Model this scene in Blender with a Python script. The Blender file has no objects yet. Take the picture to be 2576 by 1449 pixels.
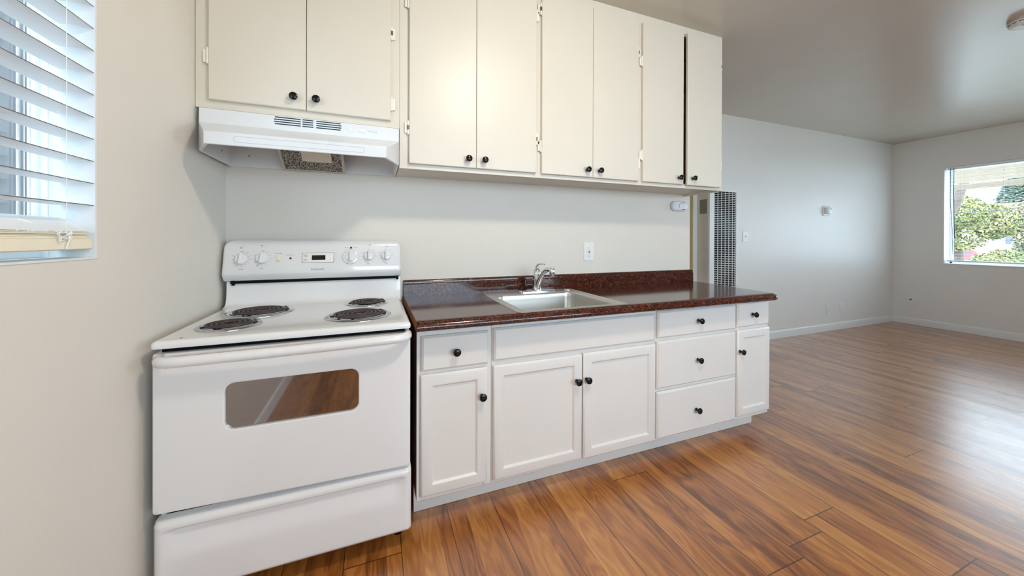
import bpy, bmesh, math, random
from mathutils import Vector, Matrix, noise
random.seed(7)
S = bpy.context.scene
COL = S.collection

# ------------------------------------------------------------------ camera, world, exposure
cd = bpy.data.cameras.new('camera'); cam = bpy.data.objects.new('camera', cd); COL.objects.link(cam)
YAW, PITCH, ROLL, FPX, HORIZON = .3686, -.0028, .0029, 891.95, 603.56
fh = Vector((math.sin(YAW), math.cos(YAW), 0)); rt = Vector((math.cos(YAW), -math.sin(YAW), 0)); up = Vector((0, 0, 1))
fw = fh*math.cos(PITCH) + up*math.sin(PITCH); u1 = up*math.cos(PITCH) - fh*math.sin(PITCH)
r2 = rt*math.cos(ROLL) + u1*math.sin(ROLL); u2 = u1*math.cos(ROLL) - rt*math.sin(ROLL)
m = Matrix((r2, u2, -fw)).transposed().to_4x4(); m.translation = (.697, -2.1746, 1.2421)
cam.matrix_world = m
cd.sensor_fit = 'HORIZONTAL'; cd.sensor_width = 36; cd.lens = 36*FPX/2576
cd.shift_y = -(724.5 - HORIZON)/2576
cd.clip_start = .02; cd.clip_end = 200
S.camera = cam

S.view_settings.view_transform = 'Standard'; S.view_settings.look = 'None'
S.view_settings.gamma = 1; S.view_settings.use_curve_mapping = False
S.view_settings.exposure = 0.74
S.cycles.use_denoising = True
S.cycles.max_bounces = 9; S.cycles.diffuse_bounces = 5; S.cycles.glossy_bounces = 4
S.cycles.transparent_max_bounces = 12
S.cycles.caustics_reflective = False; S.cycles.caustics_refractive = False
S.cycles.sample_clamp_indirect = 6

w = bpy.data.worlds.new('sky'); S.world = w; w.use_nodes = True
bg = w.node_tree.nodes['Background']; bg.inputs[0].default_value = (.64, .84, 1.0, 1); bg.inputs[1].default_value = 7.0

def portal(name, loc, rot, sx, sy):                     # guides the daylight sampling at a window opening
    l = bpy.data.lights.new(name, 'AREA'); l.shape = 'RECTANGLE'; l.size = sx; l.size_y = sy; l.cycles.is_portal = True
    o = bpy.data.objects.new(name, l); COL.objects.link(o); o.location = loc; o.rotation_euler = rot
PI = math.pi
portal('daylight_left', (-.125, -1.44, 1.72), (0, -PI/2, 0), 1.06, 1.10)
portal('daylight_right', (8.30, -1.714, 1.585), (0, PI/2, 0), 1.35, 3.96)
portal('fill_daylight', (2.65, -4.73, 1.55), (PI/2, 0, 0), 3.3, 1.4)  # belongs to the added, unseen window behind the camera

# ------------------------------------------------------------------ materials
def lin(c):
    return tuple((v/255/12.92 if v/255 <= .04045 else ((v/255+.055)/1.055)**2.4) for v in c) + (1,)
def newmat(name):
    mt = bpy.data.materials.new(name); mt.use_nodes = True
    nt = mt.node_tree; return mt, nt, nt.nodes['Principled BSDF']
def nd(nt, typ, **kw):
    n = nt.nodes.new(typ)
    for k, v in kw.items(): setattr(n, k, v)
    return n
def coords(nt, scale=(1, 1, 1), loc=(0, 0, 0)):
    g = nd(nt, 'ShaderNodeNewGeometry'); mp = nd(nt, 'ShaderNodeMapping')
    nt.links.new(g.outputs['Position'], mp.inputs[0]); mp.inputs[1].default_value = loc; mp.inputs[3].default_value = scale
    return mp.outputs[0]
def paint(name, c, rough=.5, var=.03, nscale=6, bump=0, bscale=200, metal=0, spec=.5, coat=0):
    mt, nt, b = newmat(name); c = lin(c)
    n = nd(nt, 'ShaderNodeTexNoise'); n.inputs['Scale'].default_value = nscale; n.inputs['Detail'].default_value = 4
    nt.links.new(coords(nt), n.inputs[0])
    r = nd(nt, 'ShaderNodeValToRGB'); r.color_ramp.elements[0].position = .3; r.color_ramp.elements[1].position = .7
    r.color_ramp.elements[0].color = tuple(x*(1-var) for x in c[:3]) + (1,)
    r.color_ramp.elements[1].color = tuple(min(1, x*(1+var)) for x in c[:3]) + (1,)
    nt.links.new(n.outputs[0], r.inputs[0]); nt.links.new(r.outputs[0], b.inputs['Base Color'])
    b.inputs['Roughness'].default_value = rough; b.inputs['Metallic'].default_value = metal
    b.inputs['Specular IOR Level'].default_value = spec; b.inputs['Coat Weight'].default_value = coat
    if bump:
        n2 = nd(nt, 'ShaderNodeTexNoise'); n2.inputs['Scale'].default_value = bscale; n2.inputs['Detail'].default_value = 3
        nt.links.new(coords(nt), n2.inputs[0])
        bp = nd(nt, 'ShaderNodeBump'); bp.inputs['Strength'].default_value = bump; bp.inputs['Distance'].default_value = .004
        nt.links.new(n2.outputs[0], bp.inputs['Height']); nt.links.new(bp.outputs[0], b.inputs['Normal'])
    return mt
M = {}
M['wall'] = paint('wall_paint', (224, 217, 207), .55, .015, 3, .18, 90)
M['wall_living'] = paint('living_wall_paint', (228, 226, 222), .4, .012, 2, .12, 90, spec=.4)
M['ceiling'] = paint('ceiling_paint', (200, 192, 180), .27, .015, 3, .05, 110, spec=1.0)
M['trim'] = paint('trim_paint', (228, 228, 226), .35, .01)
M['casing'] = paint('cream_casing_paint', (236, 216, 166), .45, .03)
M['reveal'] = paint('reveal_paint', (226, 230, 232), .4, .03, 8, .2, 60)
M['upper'] = paint('cream_cabinet_paint', (222, 215, 202), .38, .012, 3, .05, 60)
M['base'] = paint('white_cabinet_paint', (226, 222, 218), .38, .012, 4, .05, 60)
M['hinge'] = paint('painted_hinge', (240, 236, 226), .35, .03, 60)
M['brass'] = paint('worn_brass', (150, 118, 62), .35, .15, 80, metal=1)
M['brown_panel'] = paint('dark_brown_panel', (84, 38, 16), .45, .25, 14)
M['raw_edge'] = paint('bare_brown_edge', (164, 94, 42), .5, .2, 20)
M['post_brown'] = paint('dark_brown_timber', (58, 44, 42), .8, .45, 40)
M['slat_edge'] = paint('shaded_slat_edge', (112, 106, 104), .7, .2, 60)  # grey stands for the backlit shade on the room-facing slat edges
M['black'] = paint('black_knob', (10, 9, 10), .22, .1, 60, spec=.3)
M['enamel'] = paint('white_enamel', (229, 228, 228), .16, .008, 3, coat=.4)
M['hood'] = paint('hood_enamel', (226, 229, 232), .3, .01, 5)
M['hood_in'] = paint('hood_lining', (196, 202, 206), .4, .03, 5)
M['plastic'] = paint('white_plastic', (236, 235, 232), .3, .01, 30)
M['bezel'] = paint('cream_bezel', (238, 235, 228), .3, .01, 30)
M['rocker'] = paint('ivory_switch', (232, 226, 204), .35, .02, 40)
M['dark'] = paint('black_gap', (10, 10, 11), .6, .1, 40, spec=.12)
M['slot'] = paint('vent_shadow', (38, 58, 68), .6, .1, 40)
M['ink'] = paint('grey_print', (112, 114, 118), .5, .05, 40)
M['inkdark'] = paint('black_print', (46, 46, 50), .5, .05, 40)
M['inkpale'] = paint('pale_print', (188, 190, 192), .5, .05, 40)
M['display'] = paint('dark_display', (14, 12, 24), .12, .05, 40)
M['red'] = paint('red_lens', (112, 10, 16), .2, .1, 60)
M['redbutton'] = paint('red_button', (196, 30, 36), .4, .05, 60)
M['chrome'] = paint('chrome', (222, 226, 230), .06, .01, 20, metal=1)
M['pan'] = paint('chrome_drip_pan', (196, 198, 200), .16, .03, 30, metal=1)
M['coil'] = paint('burner_coil', (66, 54, 52), .5, .15, 60, spec=.4)
M['filter_frame'] = paint('aluminium_frame', (200, 190, 180), .4, .04, 30, metal=.3)
M['lens'] = paint('lamp_lens', (226, 216, 202), .4, .02, 30)
M['cavity'] = paint('oven_cavity_enamel', (92, 38, 18), .35, .25, 10)
M['wire'] = paint('rack_wire', (214, 206, 198), .25, .03, 30, metal=.6)
M['slat'] = paint('white_slat', (238, 239, 240), .4, .01, 20)
M['slat_cream'] = paint('cream_slat', (242, 232, 208), .42, .02, 20)
M['cord'] = paint('white_cord', (244, 244, 244), .6, .02, 40)
M['wand'] = paint('dark_wand', (44, 56, 62), .35, .05, 40)
M['vinyl'] = paint('white_vinyl', (240, 243, 246), .35, .01, 20)
M['heater'] = paint('heater_enamel', (214, 206, 192), .4, .03, 10)
M['heater_w'] = paint('heater_white', (226, 226, 224), .4, .02, 10)
M['louvre'] = paint('louvre_grey', (140, 130, 112), .6, .12, 120)
M['grey_dev'] = paint('grey_plastic', (170, 172, 174), .4, .03, 30)
M['white_dev'] = paint('device_white', (226, 228, 230), .35, .02, 30)
M['detector_brown'] = paint('detector_base', (196, 180, 164), .45, .03, 30)
M['soffit'] = paint('soffit_paint', (104, 90, 72), .6, .03, 6)
M['bark'] = paint('tree_bark', (84, 70, 62), .8, .25, 8, .4, 30)
M['roofgrey'] = paint('pale_siding', (136, 138, 144), .7, .04, 2)
M['ground'] = paint('pale_ground', (196, 196, 188), .9, .25, .8)  # made pale to throw daylight back up through the living room window
M['carred'] = paint('car_paint', (140, 60, 64), .3, .03, 4)
M['tyre'] = paint('tyre_rubber', (40, 40, 42), .8, .05, 20)
M['carglass'] = paint('car_glass', (60, 70, 80), .1, .05, 4)

def leafmat(name, a, b_):
    mt, nt, b = newmat(name)
    n = nd(nt, 'ShaderNodeTexNoise'); n.inputs['Scale'].default_value = 1.7; n.inputs['Detail'].default_value = 5
    nt.links.new(coords(nt), n.inputs[0])
    r = nd(nt, 'ShaderNodeValToRGB'); r.color_ramp.elements[0].position = .35; r.color_ramp.elements[1].position = .65
    r.color_ramp.elements[0].color = lin(a); r.color_ramp.elements[1].color = lin(b_)
    nt.links.new(n.outputs[0], r.inputs[0]); nt.links.new(r.outputs[0], b.inputs['Base Color']); b.inputs['Roughness'].default_value = .7
    return mt
M['leaf_yellow'] = leafmat('yellow_green_leaves', (92, 104, 58), (146, 138, 84))
M['leaf_orange'] = leafmat('autumn_leaves', (104, 106, 78), (144, 124, 92))
M['leaf_conifer'] = leafmat('conifer_needles', (96, 118, 100), (132, 146, 122))
M['leaf_green'] = leafmat('green_leaves', (66, 88, 64), (106, 112, 78))

def glass(name, tint=(1, 1, 1, 1), refl=.06, rough=0.0):
    mt, nt, b = newmat(name); nt.nodes.remove(b)
    t = nd(nt, 'ShaderNodeBsdfTransparent'); t.inputs[0].default_value = tint
    g = nd(nt, 'ShaderNodeBsdfGlossy'); g.inputs['Roughness'].default_value = rough
    lw = nd(nt, 'ShaderNodeLayerWeight'); lw.inputs[0].default_value = .25
    mr = nd(nt, 'ShaderNodeMapRange'); mr.inputs['To Min'].default_value = refl; mr.inputs['To Max'].default_value = min(1, refl+.5)
    mx = nd(nt, 'ShaderNodeMixShader')
    nt.links.new(lw.outputs['Facing'], mr.inputs[0]); nt.links.new(mr.outputs[0], mx.inputs[0])
    nt.links.new(t.outputs[0], mx.inputs[1]); nt.links.new(g.outputs[0], mx.inputs[2])
    nt.links.new(mx.outputs[0], nt.nodes['Material Output'].inputs[0])
    return mt
M['glass'] = glass('window_glass')
M['oven_glass'] = glass('oven_window_glass', (.50, .27, .17, 1), .36, .03)

def floor_mat():
    mt, nt, b = newmat('laminate_planks'); L = nt.links.new
    g = nd(nt, 'ShaderNodeNewGeometry'); sp = nd(nt, 'ShaderNodeSeparateXYZ'); L(g.outputs['Position'], sp.inputs[0])
    def mth(op, a, b_=None, c=None):
        n = nd(nt, 'ShaderNodeMath', operation=op)
        for i, v in enumerate((a, b_, c)):
            if v is None: continue
            if isinstance(v, (int, float)): n.inputs[i].default_value = v
            else: L(v, n.inputs[i])
        return n.outputs[0]
    X, Y = sp.outputs[0], sp.outputs[1]
    W, LEN = .2095, 1.28
    px = mth('DIVIDE', mth('ADD', X, W*20-.7974+.0), W); pid = mth('FLOOR', px); fx = mth('SUBTRACT', px, pid)
    wn = nd(nt, 'ShaderNodeTexWhiteNoise', noise_dimensions='1D'); L(pid, wn.inputs['W'])
    py = mth('DIVIDE', mth('ADD', mth('ADD', Y, 20.13), mth('MULTIPLY', wn.outputs[0], LEN)), LEN); qid = mth('FLOOR', py); fy = mth('SUBTRACT', py, qid)
    # staves: each plank printed as three boards
    st = mth('FLOOR', mth('MULTIPLY', fx, 2.7))
    cb = nd(nt, 'ShaderNodeCombineXYZ'); L(pid, cb.inputs[0]); L(qid, cb.inputs[1]); L(st, cb.inputs[2])
    w2 = nd(nt, 'ShaderNodeTexWhiteNoise', noise_dimensions='3D'); L(cb.outputs[0], w2.inputs[0])
    cb2 = nd(nt, 'ShaderNodeCombineXYZ')
    L(mth('ADD', X, mth('MULTIPLY', w2.outputs[0], 9.0)), cb2.inputs[0]); L(mth('MULTIPLY', Y, .16), cb2.inputs[1]); L(mth('MULTIPLY', w2.outputs[0], 5.0), cb2.inputs[2])
    n1 = nd(nt, 'ShaderNodeTexNoise'); n1.inputs['Scale'].default_value = 11; n1.inputs['Detail'].default_value = 3; n1.inputs['Distortion'].default_value = .6; L(cb2.outputs[0], n1.inputs[0])
    rings = mth('SINE', mth('MULTIPLY', n1.outputs[0], 44.0))
    cb3 = nd(nt, 'ShaderNodeCombineXYZ'); L(mth('MULTIPLY', X, 260.0), cb3.inputs[0]); L(mth('MULTIPLY', Y, 7.0), cb3.inputs[1])
    n2 = nd(nt, 'ShaderNodeTexNoise'); n2.inputs['Scale'].default_value = 1; n2.inputs['Detail'].default_value = 4; L(cb3.outputs[0], n2.inputs[0])
    cb4 = nd(nt, 'ShaderNodeCombineXYZ'); L(mth('MULTIPLY', X, 15.0), cb4.inputs[0]); L(mth('MULTIPLY', Y, 1.6), cb4.inputs[1]); L(mth('MULTIPLY', w2.outputs[0], 30.0), cb4.inputs[2])
    n3 = nd(nt, 'ShaderNodeTexNoise'); n3.inputs['Scale'].default_value = 1; n3.inputs['Detail'].default_value = 3; L(cb4.outputs[0], n3.inputs[0])
    t = mth('ADD', mth('ADD', mth('MULTIPLY', w2.outputs[0], .27), mth('MULTIPLY', n3.outputs[0], .50)),
            mth('ADD', mth('MULTIPLY', rings, .075), mth('MULTIPLY', n2.outputs[0], .28)))
    r = nd(nt, 'ShaderNodeValToRGB'); e = r.color_ramp.elements
    e[0].position = .30; e[0].color = lin((106, 58, 22)); e[1].position = .82; e[1].color = lin((208, 148, 74))
    for p, c in ((.43, (148, 87, 37)), (.56, (174, 109, 48)), (.69, (190, 128, 60))):
        k = e.new(p); k.color = lin(c)
    L(t, r.inputs[0])
    ex = mth('MINIMUM', fx, mth('SUBTRACT', 1.0, fx)); ey = mth('MINIMUM', fy, mth('SUBTRACT', 1.0, fy))
    seam = mth('MAXIMUM', mth('LESS_THAN', ex, .0085), mth('LESS_THAN', ey, .0016))
    mx = nd(nt, 'ShaderNodeMix', data_type='RGBA'); L(mth('MULTIPLY', seam, .9), mx.inputs[0]); L(r.outputs[0], mx.inputs[6]); mx.inputs[7].default_value = lin((52, 30, 20))
    L(mx.outputs[2], b.inputs['Base Color'])
    b.inputs['Roughness'].default_value = .33; b.inputs['Specular IOR Level'].default_value = 1.0
    b.inputs['Coat Weight'].default_value = .8; b.inputs['Coat Roughness'].default_value = .24
    bp = nd(nt, 'ShaderNodeBump'); bp.inputs['Strength'].default_value = .06; bp.inputs['Distance'].default_value = .002
    L(mth('SUBTRACT', n2.outputs[0], mth('MULTIPLY', seam, 1.5)), bp.inputs['Height']); L(bp.outputs[0], b.inputs['Normal'])
    return mt
M['floor'] = floor_mat()

def granite():
    mt, nt, b = newmat('speckled_laminate'); L = nt.links.new
    co = coords(nt)
    v = nd(nt, 'ShaderNodeTexVoronoi'); v.inputs['Scale'].default_value = 400; L(co, v.inputs[0])
    sx = nd(nt, 'ShaderNodeSeparateColor'); L(v.outputs['Color'], sx.inputs[0])
    r = nd(nt, 'ShaderNodeValToRGB'); r.color_ramp.interpolation = 'CONSTANT'; e = r.color_ramp.elements
    e[0].position = 0; e[0].color = lin((15, 10, 14)); e[1].position = .22; e[1].color = lin((44, 15, 13))
    for p, c in ((.42, (72, 28, 16)), (.6, (124, 58, 26)), (.74, (28, 24, 30)), (.86, (92, 34, 20)), (.975, (132, 104, 84))):
        k = e.new(p); k.color = lin(c)
    n = nd(nt, 'ShaderNodeTexNoise'); n.inputs['Scale'].default_value = 60; n.inputs['Detail'].default_value = 3; L(co, n.inputs[0])
    ad = nd(nt, 'ShaderNodeMath', operation='MULTIPLY_ADD'); L(n.outputs[0], ad.inputs[0]); ad.inputs[1].default_value = .9; ad.inputs[2].default_value = -.45
    a2 = nd(nt, 'ShaderNodeMath', operation='ADD'); L(sx.outputs[0], a2.inputs[0]); L(ad.outputs[0], a2.inputs[1])
    L(a2.outputs[0], r.inputs[0]); L(r.outputs[0], b.inputs['Base Color'])
    b.inputs['Roughness'].default_value = .1; b.inputs['Specular IOR Level'].default_value = .5
    return mt
M['granite'] = granite()

def steel():
    mt, nt, b = newmat('brushed_steel'); L = nt.links.new
    n = nd(nt, 'ShaderNodeTexNoise'); n.inputs['Scale'].default_value = 1; n.inputs['Detail'].default_value = 3; L(coords(nt, (8, 300, 300)), n.inputs[0])
    mr = nd(nt, 'ShaderNodeMapRange'); mr.inputs['To Min'].default_value = .30; mr.inputs['To Max'].default_value = .46
    L(n.outputs[0], mr.inputs[0]); L(mr.outputs[0], b.inputs['Roughness'])
    b.inputs['Base Color'].default_value = lin((206, 202, 196)); b.inputs['Metallic'].default_value = 1
    return mt
M['steel'] = steel()

def mesh_filter():
    mt, nt, b = newmat('filter_mesh'); L = nt.links.new
    v = nd(nt, 'ShaderNodeTexVoronoi'); v.inputs['Scale'].default_value = 150; L(coords(nt), v.inputs[0])
    r = nd(nt, 'ShaderNodeValToRGB'); r.color_ramp.elements[0].position = .35; r.color_ramp.elements[1].position = .6
    r.color_ramp.elements[0].color = lin((40, 38, 38)); r.color_ramp.elements[1].color = lin((172, 162, 152))
    L(v.outputs['Distance'], r.inputs[0]); L(r.outputs[0], b.inputs['Base Color']); b.inputs['Roughness'].default_value = .5; b.inputs['Metallic'].default_value = .4
    return mt
M['filter'] = mesh_filter()

def boards():
    mt, nt, b = newmat('weathered_boards'); L = nt.links.new
    g = nd(nt, 'ShaderNodeNewGeometry'); sp = nd(nt, 'ShaderNodeSeparateXYZ'); L(g.outputs['Position'], sp.inputs[0])
    d = nd(nt, 'ShaderNodeMath', operation='MULTIPLY'); L(sp.outputs[1], d.inputs[0]); d.inputs[1].default_value = 24
    f = nd(nt, 'ShaderNodeMath', operation='FLOOR'); L(d.outputs[0], f.inputs[0])
    wn = nd(nt, 'ShaderNodeTexWhiteNoise', noise_dimensions='1D'); L(f.outputs[0], wn.inputs['W'])
    r = nd(nt, 'ShaderNodeValToRGB'); e = r.color_ramp.elements
    e[0].color = lin((40, 34, 34)); e[1].color = lin((112, 118, 126))
    for p, c in ((.3, (56, 54, 70)), (.55, (66, 76, 76)), (.75, (84, 78, 84))): k = e.new(p); k.color = lin(c)
    n = nd(nt, 'ShaderNodeTexNoise'); n.inputs['Scale'].default_value = 1; n.inputs['Detail'].default_value = 4; L(coords(nt, (90, 90, 5)), n.inputs[0])
    ad = nd(nt, 'ShaderNodeMath', operation='MULTIPLY_ADD'); L(n.outputs[0], ad.inputs[0]); ad.inputs[1].default_value = .7; ad.inputs[2].default_value = -.35
    a2 = nd(nt, 'ShaderNodeMath', operation='ADD'); L(wn.outputs[0], a2.inputs[0]); L(ad.outputs[0], a2.inputs[1])
    L(a2.outputs[0], r.inputs[0]); L(r.outputs[0], b.inputs['Base Color']); b.inputs['Roughness'].default_value = .7
    return mt
M['boards'] = boards()

def emit(name, c, s):
    mt, nt, b = newmat(name); b.inputs['Base Color'].default_value = c; b.inputs['Emission Color'].default_value = c; b.inputs['Emission Strength'].default_value = s
    return mt
M['lamp'] = emit('warm_lamp_glass', (1, .89, .75, 1), 88.0)

# ------------------------------------------------------------------ mesh helpers
class MB:
    def __init__(s): s.bm = bmesh.new()
    def box(s, x0, x1, y0, y1, z0, z1, mat=None):
        v = [s.bm.verts.new((x, y, z)) for x in (x0, x1) for y in (y0, y1) for z in (z0, z1)]
        for f in ((0, 1, 3, 2), (4, 6, 7, 5), (0, 4, 5, 1), (2, 3, 7, 6), (0, 2, 6, 4), (1, 5, 7, 3)):
            s.bm.faces.new([v[i] for i in f])
        if mat is not None:
            for q in v: q.co = mat @ q.co
        return s
    def loft(s, rings, closed=True, cap0=True, cap1=True):
        R = [[s.bm.verts.new(p) for p in r] for r in rings]
        n = len(R[0])
        for a, b in zip(R, R[1:]):
            for i in range(n if closed else n-1):
                j = (i+1) % n
                try: s.bm.faces.new((a[i], a[j], b[j], b[i]))
                except ValueError: pass
        if cap0: s.bm.faces.new(R[0][::-1])
        if cap1: s.bm.faces.new(R[-1])
        return R
    def lathe(s, prof, mat=None, n=24):                # profile (radius, height) turned about local z
        rings = []
        for r, h in prof:
            rings.append([(max(r, 1e-5)*math.cos(2*PI*i/n), max(r, 1e-5)*math.sin(2*PI*i/n), h) for i in range(n)])
        if mat is not None: rings = [[mat @ Vector(p) for p in r] for r in rings]
        s.loft(rings); return s
    def tube(s, pts, r, n=10, flat=1.0):
        pts = [Vector(p) for p in pts]; rings = []; rad = r if isinstance(r, (list, tuple)) else [r]*len(pts)
        ref = None
        for i, p in enumerate(pts):
            t = (pts[min(i+1, len(pts)-1)] - pts[max(i-1, 0)]).normalized()
            if ref is None: ref = Vector((0, 0, 1)) if abs(t.z) < .9 else Vector((1, 0, 0))
            a = t.cross(ref).normalized(); b = a.cross(t).normalized(); ref = b
            rings.append([p + (a*math.cos(2*PI*k/n) + b*math.sin(2*PI*k/n)*flat)*rad[i] for k in range(n)])
        s.loft(rings); return s
    def prism_x(s, prof, x0, x1): s.loft([[(x0, y, z) for y, z in prof], [(x1, y, z) for y, z in prof]]); return s
    def fill(s, loops):                                 # planar face with holes
        vs = []; es = []
        for lp in loops:
            v = [q if isinstance(q, bmesh.types.BMVert) else s.bm.verts.new(q) for q in lp]
            for i in range(len(v)):
                a, b = v[i], v[(i+1) % len(v)]
                e = s.bm.edges.get((a, b)) or s.bm.edges.new((a, b)); es.append(e)
        bmesh.ops.triangle_fill(s.bm, use_beauty=True, use_dissolve=False, edges=es)
        return s
    def text(s, body, size, mat, ext=.0004, align='CENTER'):
        c = bpy.data.curves.new('print', 'FONT'); c.body = body; c.size = size; c.align_x = align; c.align_y = 'CENTER'; c.extrude = ext; c.resolution_u = 3
        o = bpy.data.objects.new('print', c); COL.objects.link(o); bpy.context.view_layer.update()
        me = bpy.data.meshes.new_from_object(o.evaluated_get(bpy.context.evaluated_depsgraph_get()))
        me.transform(mat); s.bm.from_mesh(me)
        bpy.data.objects.remove(o); bpy.data.curves.remove(c); bpy.data.meshes.remove(me); return s
def origin(o):
    v = Vector()
    while o is not None: v += o.location; o = o.parent
    return v
def obj(name, mb, mat, parent=None, bev=0, smooth=True, ang=35, seg=2, wn=False):
    bm = mb.bm; bmesh.ops.remove_doubles(bm, verts=bm.verts, dist=1e-6)
    bmesh.ops.recalc_face_normals(bm, faces=bm.faces)
    if parent is not None:
        off = origin(parent)
        for v in bm.verts: v.co -= off
    me = bpy.data.meshes.new(name); bm.to_mesh(me); bm.free()
    me.materials.append(M[mat] if isinstance(mat, str) else mat)
    if smooth:
        for p in me.polygons: p.use_smooth = True
        me.set_sharp_from_angle(angle=math.radians(ang))
    o = bpy.data.objects.new(name, me); COL.objects.link(o)
    if parent is not None: o.parent = parent
    if bev:
        md = o.modifiers.new('soft_edges', 'BEVEL'); md.width = bev; md.segments = seg; md.limit_method = 'ANGLE'; md.angle_limit = math.radians(40)
        md.harden_normals = False
    if wn:                                              # big flat faces keep a flat shade next to their rounded rims
        md = o.modifiers.new('flat_faces', 'WEIGHTED_NORMAL'); md.keep_sharp = True; md.weight = 100
    return o
def tag(o, label=None, cat=None, group=None, kind=None):
    if label: o['label'] = label
    if cat: o['category'] = cat
    if group: o['group'] = group
    if kind: o['kind'] = kind
    return o
def thing(name, label, cat, loc, group=None):
    o = bpy.data.objects.new(name, None); o.empty_display_size = .05; COL.objects.link(o); o.location = loc
    return tag(o, label, cat, group)
def struct(name, mb, mat, bev=0, **k): return tag(obj(name, mb, mat, None, bev, **k), kind='structure')
def rrect(x0, x1, z0, z1, r, n=6):
    p = []
    for cx, cz, a in ((x1-r, z1-r, 0), (x0+r, z1-r, 90), (x0+r, z0+r, 180), (x1-r, z0+r, 270)):
        for i in range(n+1):
            t = math.radians(a + 90*i/n); p.append((cx + r*math.cos(t), cz + r*math.sin(t)))
    return p
def rectloop(x0, x1, z0, z1): return [(x0, z0), (x1, z0), (x1, z1), (x0, z1)]
def slab_front(x0, x1, z0, z1, yf, th, ch, mid=None):   # door or drawer front with a chamfered edge
    mb = MB(); R = lambda i, y: [(x, y, z) for x, z in rectloop(x0+i, x1-i, z0+i, z1-i)]
    mb.loft([R(0, yf+th), R(0, yf+ch), R(ch, yf)]); return mb
def shaker(x0, x1, z0, z1, yf, th, rail):
    mb = MB(); R = lambda i, y: [(x, y, z) for x, z in rectloop(x0+i, x1-i, z0+i, z1-i)]
    mb.loft([R(0, yf+th), R(0, yf+.008), R(.006, yf+.001), R(.009, yf), R(rail, yf), R(rail+.006, yf+.006), R(rail+.008, yf+.0095)]); return mb
FACE_Y = Matrix.Rotation(PI/2, 4, 'X')                  # local z -> -y
def at(x, y, z, rot=FACE_Y): return Matrix.Translation((x, y, z)) @ rot
KNOB = [(.006, 0), (.0085, .001), (.0075, .004), (.0058, .010), (.0062, .016), (.012, .020), (.0165, .024), (.0172, .0275), (.0155, .0315), (.010, .034), (.001, .035)]
def knob(parent, x, yf, z): return obj('knob', MB().lathe(KNOB, at(x, yf, z), 20), 'black', parent)
def hinge(parent, x, y, z, side, worn=False):           # painted barrel with a short leaf on the frame
    mb = MB(); mb.lathe([(.0035, -.034), (.0055, -.033), (.0055, -.012), (.0048, -.0115), (.0048, .0115), (.0055, .012), (.0055, .033), (.0035, .034)], Matrix.Translation((x, y, z)), 10)
    xs = sorted((x, x + side*.017)); mb.box(xs[0], xs[1], y+.0035, y+.0065, z-.027, z+.027)
    h = obj('hinge', mb, 'hinge', parent, .001)
    if worn: tag(obj('worn_patch', MB().lathe([(.0058, -.011), (.0058, .011)], Matrix.Translation((x, y, z)), 10), 'brass', parent), 'bare brass patch on the hinge')
    return h

# ------------------------------------------------------------------ the room
ZC = 2.70
XR, YL, YF = 8.10, .79, -4.6
struct('floor', MB().box(-.15, XR+.2, YF-.15, 2.4, -.1, 0), 'floor')
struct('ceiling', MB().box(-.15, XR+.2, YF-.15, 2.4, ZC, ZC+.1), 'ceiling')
def wall_x(name, xa, xb, y0, y1, holes, mat):           # wall normal to x with window holes (y0,y1,z0,z1)
    mb = MB(); cur = y0
    for a, b, c, d in sorted(holes):
        mb.box(xa, xb, cur, a, 0, ZC); mb.box(xa, xb, a, b, 0, c); mb.box(xa, xb, a, b, d, ZC); cur = b
    mb.box(xa, xb, cur, y1, 0, ZC); return struct(name, mb, mat)
W1 = (-2.0, -.885, 1.186, 2.25)
W2 = (-3.70, .272, .908, 2.262)
wall_x('wall_left', -.13, 0, YF, .12, [W1], 'wall')
wall_x('wall_right', XR, XR+.2, YF, YL+.12, [W2], 'wall_living')
struct('wall_back', MB().box(0, 3.09, 0, .12, 0, ZC), 'wall')
struct('wall_living', MB().box(4.02, XR, YL, YL+.12, 0, ZC), 'wall_living')
mb = MB(); mb.box(2.97, 3.09, .12, 2.2, 0, ZC); mb.box(2.97, 4.14, 2.2, 2.3, 0, ZC); mb.box(4.02, 4.14, YL+.12, 2.2, 0, ZC)
struct('wall_hall', mb, 'wall')
mb = MB(); mb.box(-.13, 1.0, YF-.12, YF, 0, ZC); mb.box(4.3, XR+.2, YF-.12, YF, 0, ZC); mb.box(1.0, 4.3, YF-.12, YF, 0, .85); mb.box(1.0, 4.3, YF-.12, YF, 2.25, ZC)
struct('wall_front', mb, 'wall')
def casing():
    mb = MB(); mb.box(4.003, 4.02, YL-.004, YL+.125, 0, 2.2)
    struct('trim_1', mb, 'casing', .003)
casing()
BP = [(0, 0), (-.014, 0), (-.014, .078), (-.010, .090), (-.004, .096), (0, .097)]
mb = MB(); mb.loft([[(x, YL+a, z) for a, z in BP] for x in (4.02, XR)]); struct('baseboard_back', mb, 'trim')
mb = MB(); mb.loft([[(XR+a, y, z) for a, z in BP] for y in (YF, YL)]); struct('baseboard_right', mb, 'trim')
mb = MB(); mb.loft([[(-a, y, z) for a, z in BP] for y in (YF, -.76)]); struct('baseboard_left', mb, 'trim')

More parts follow.
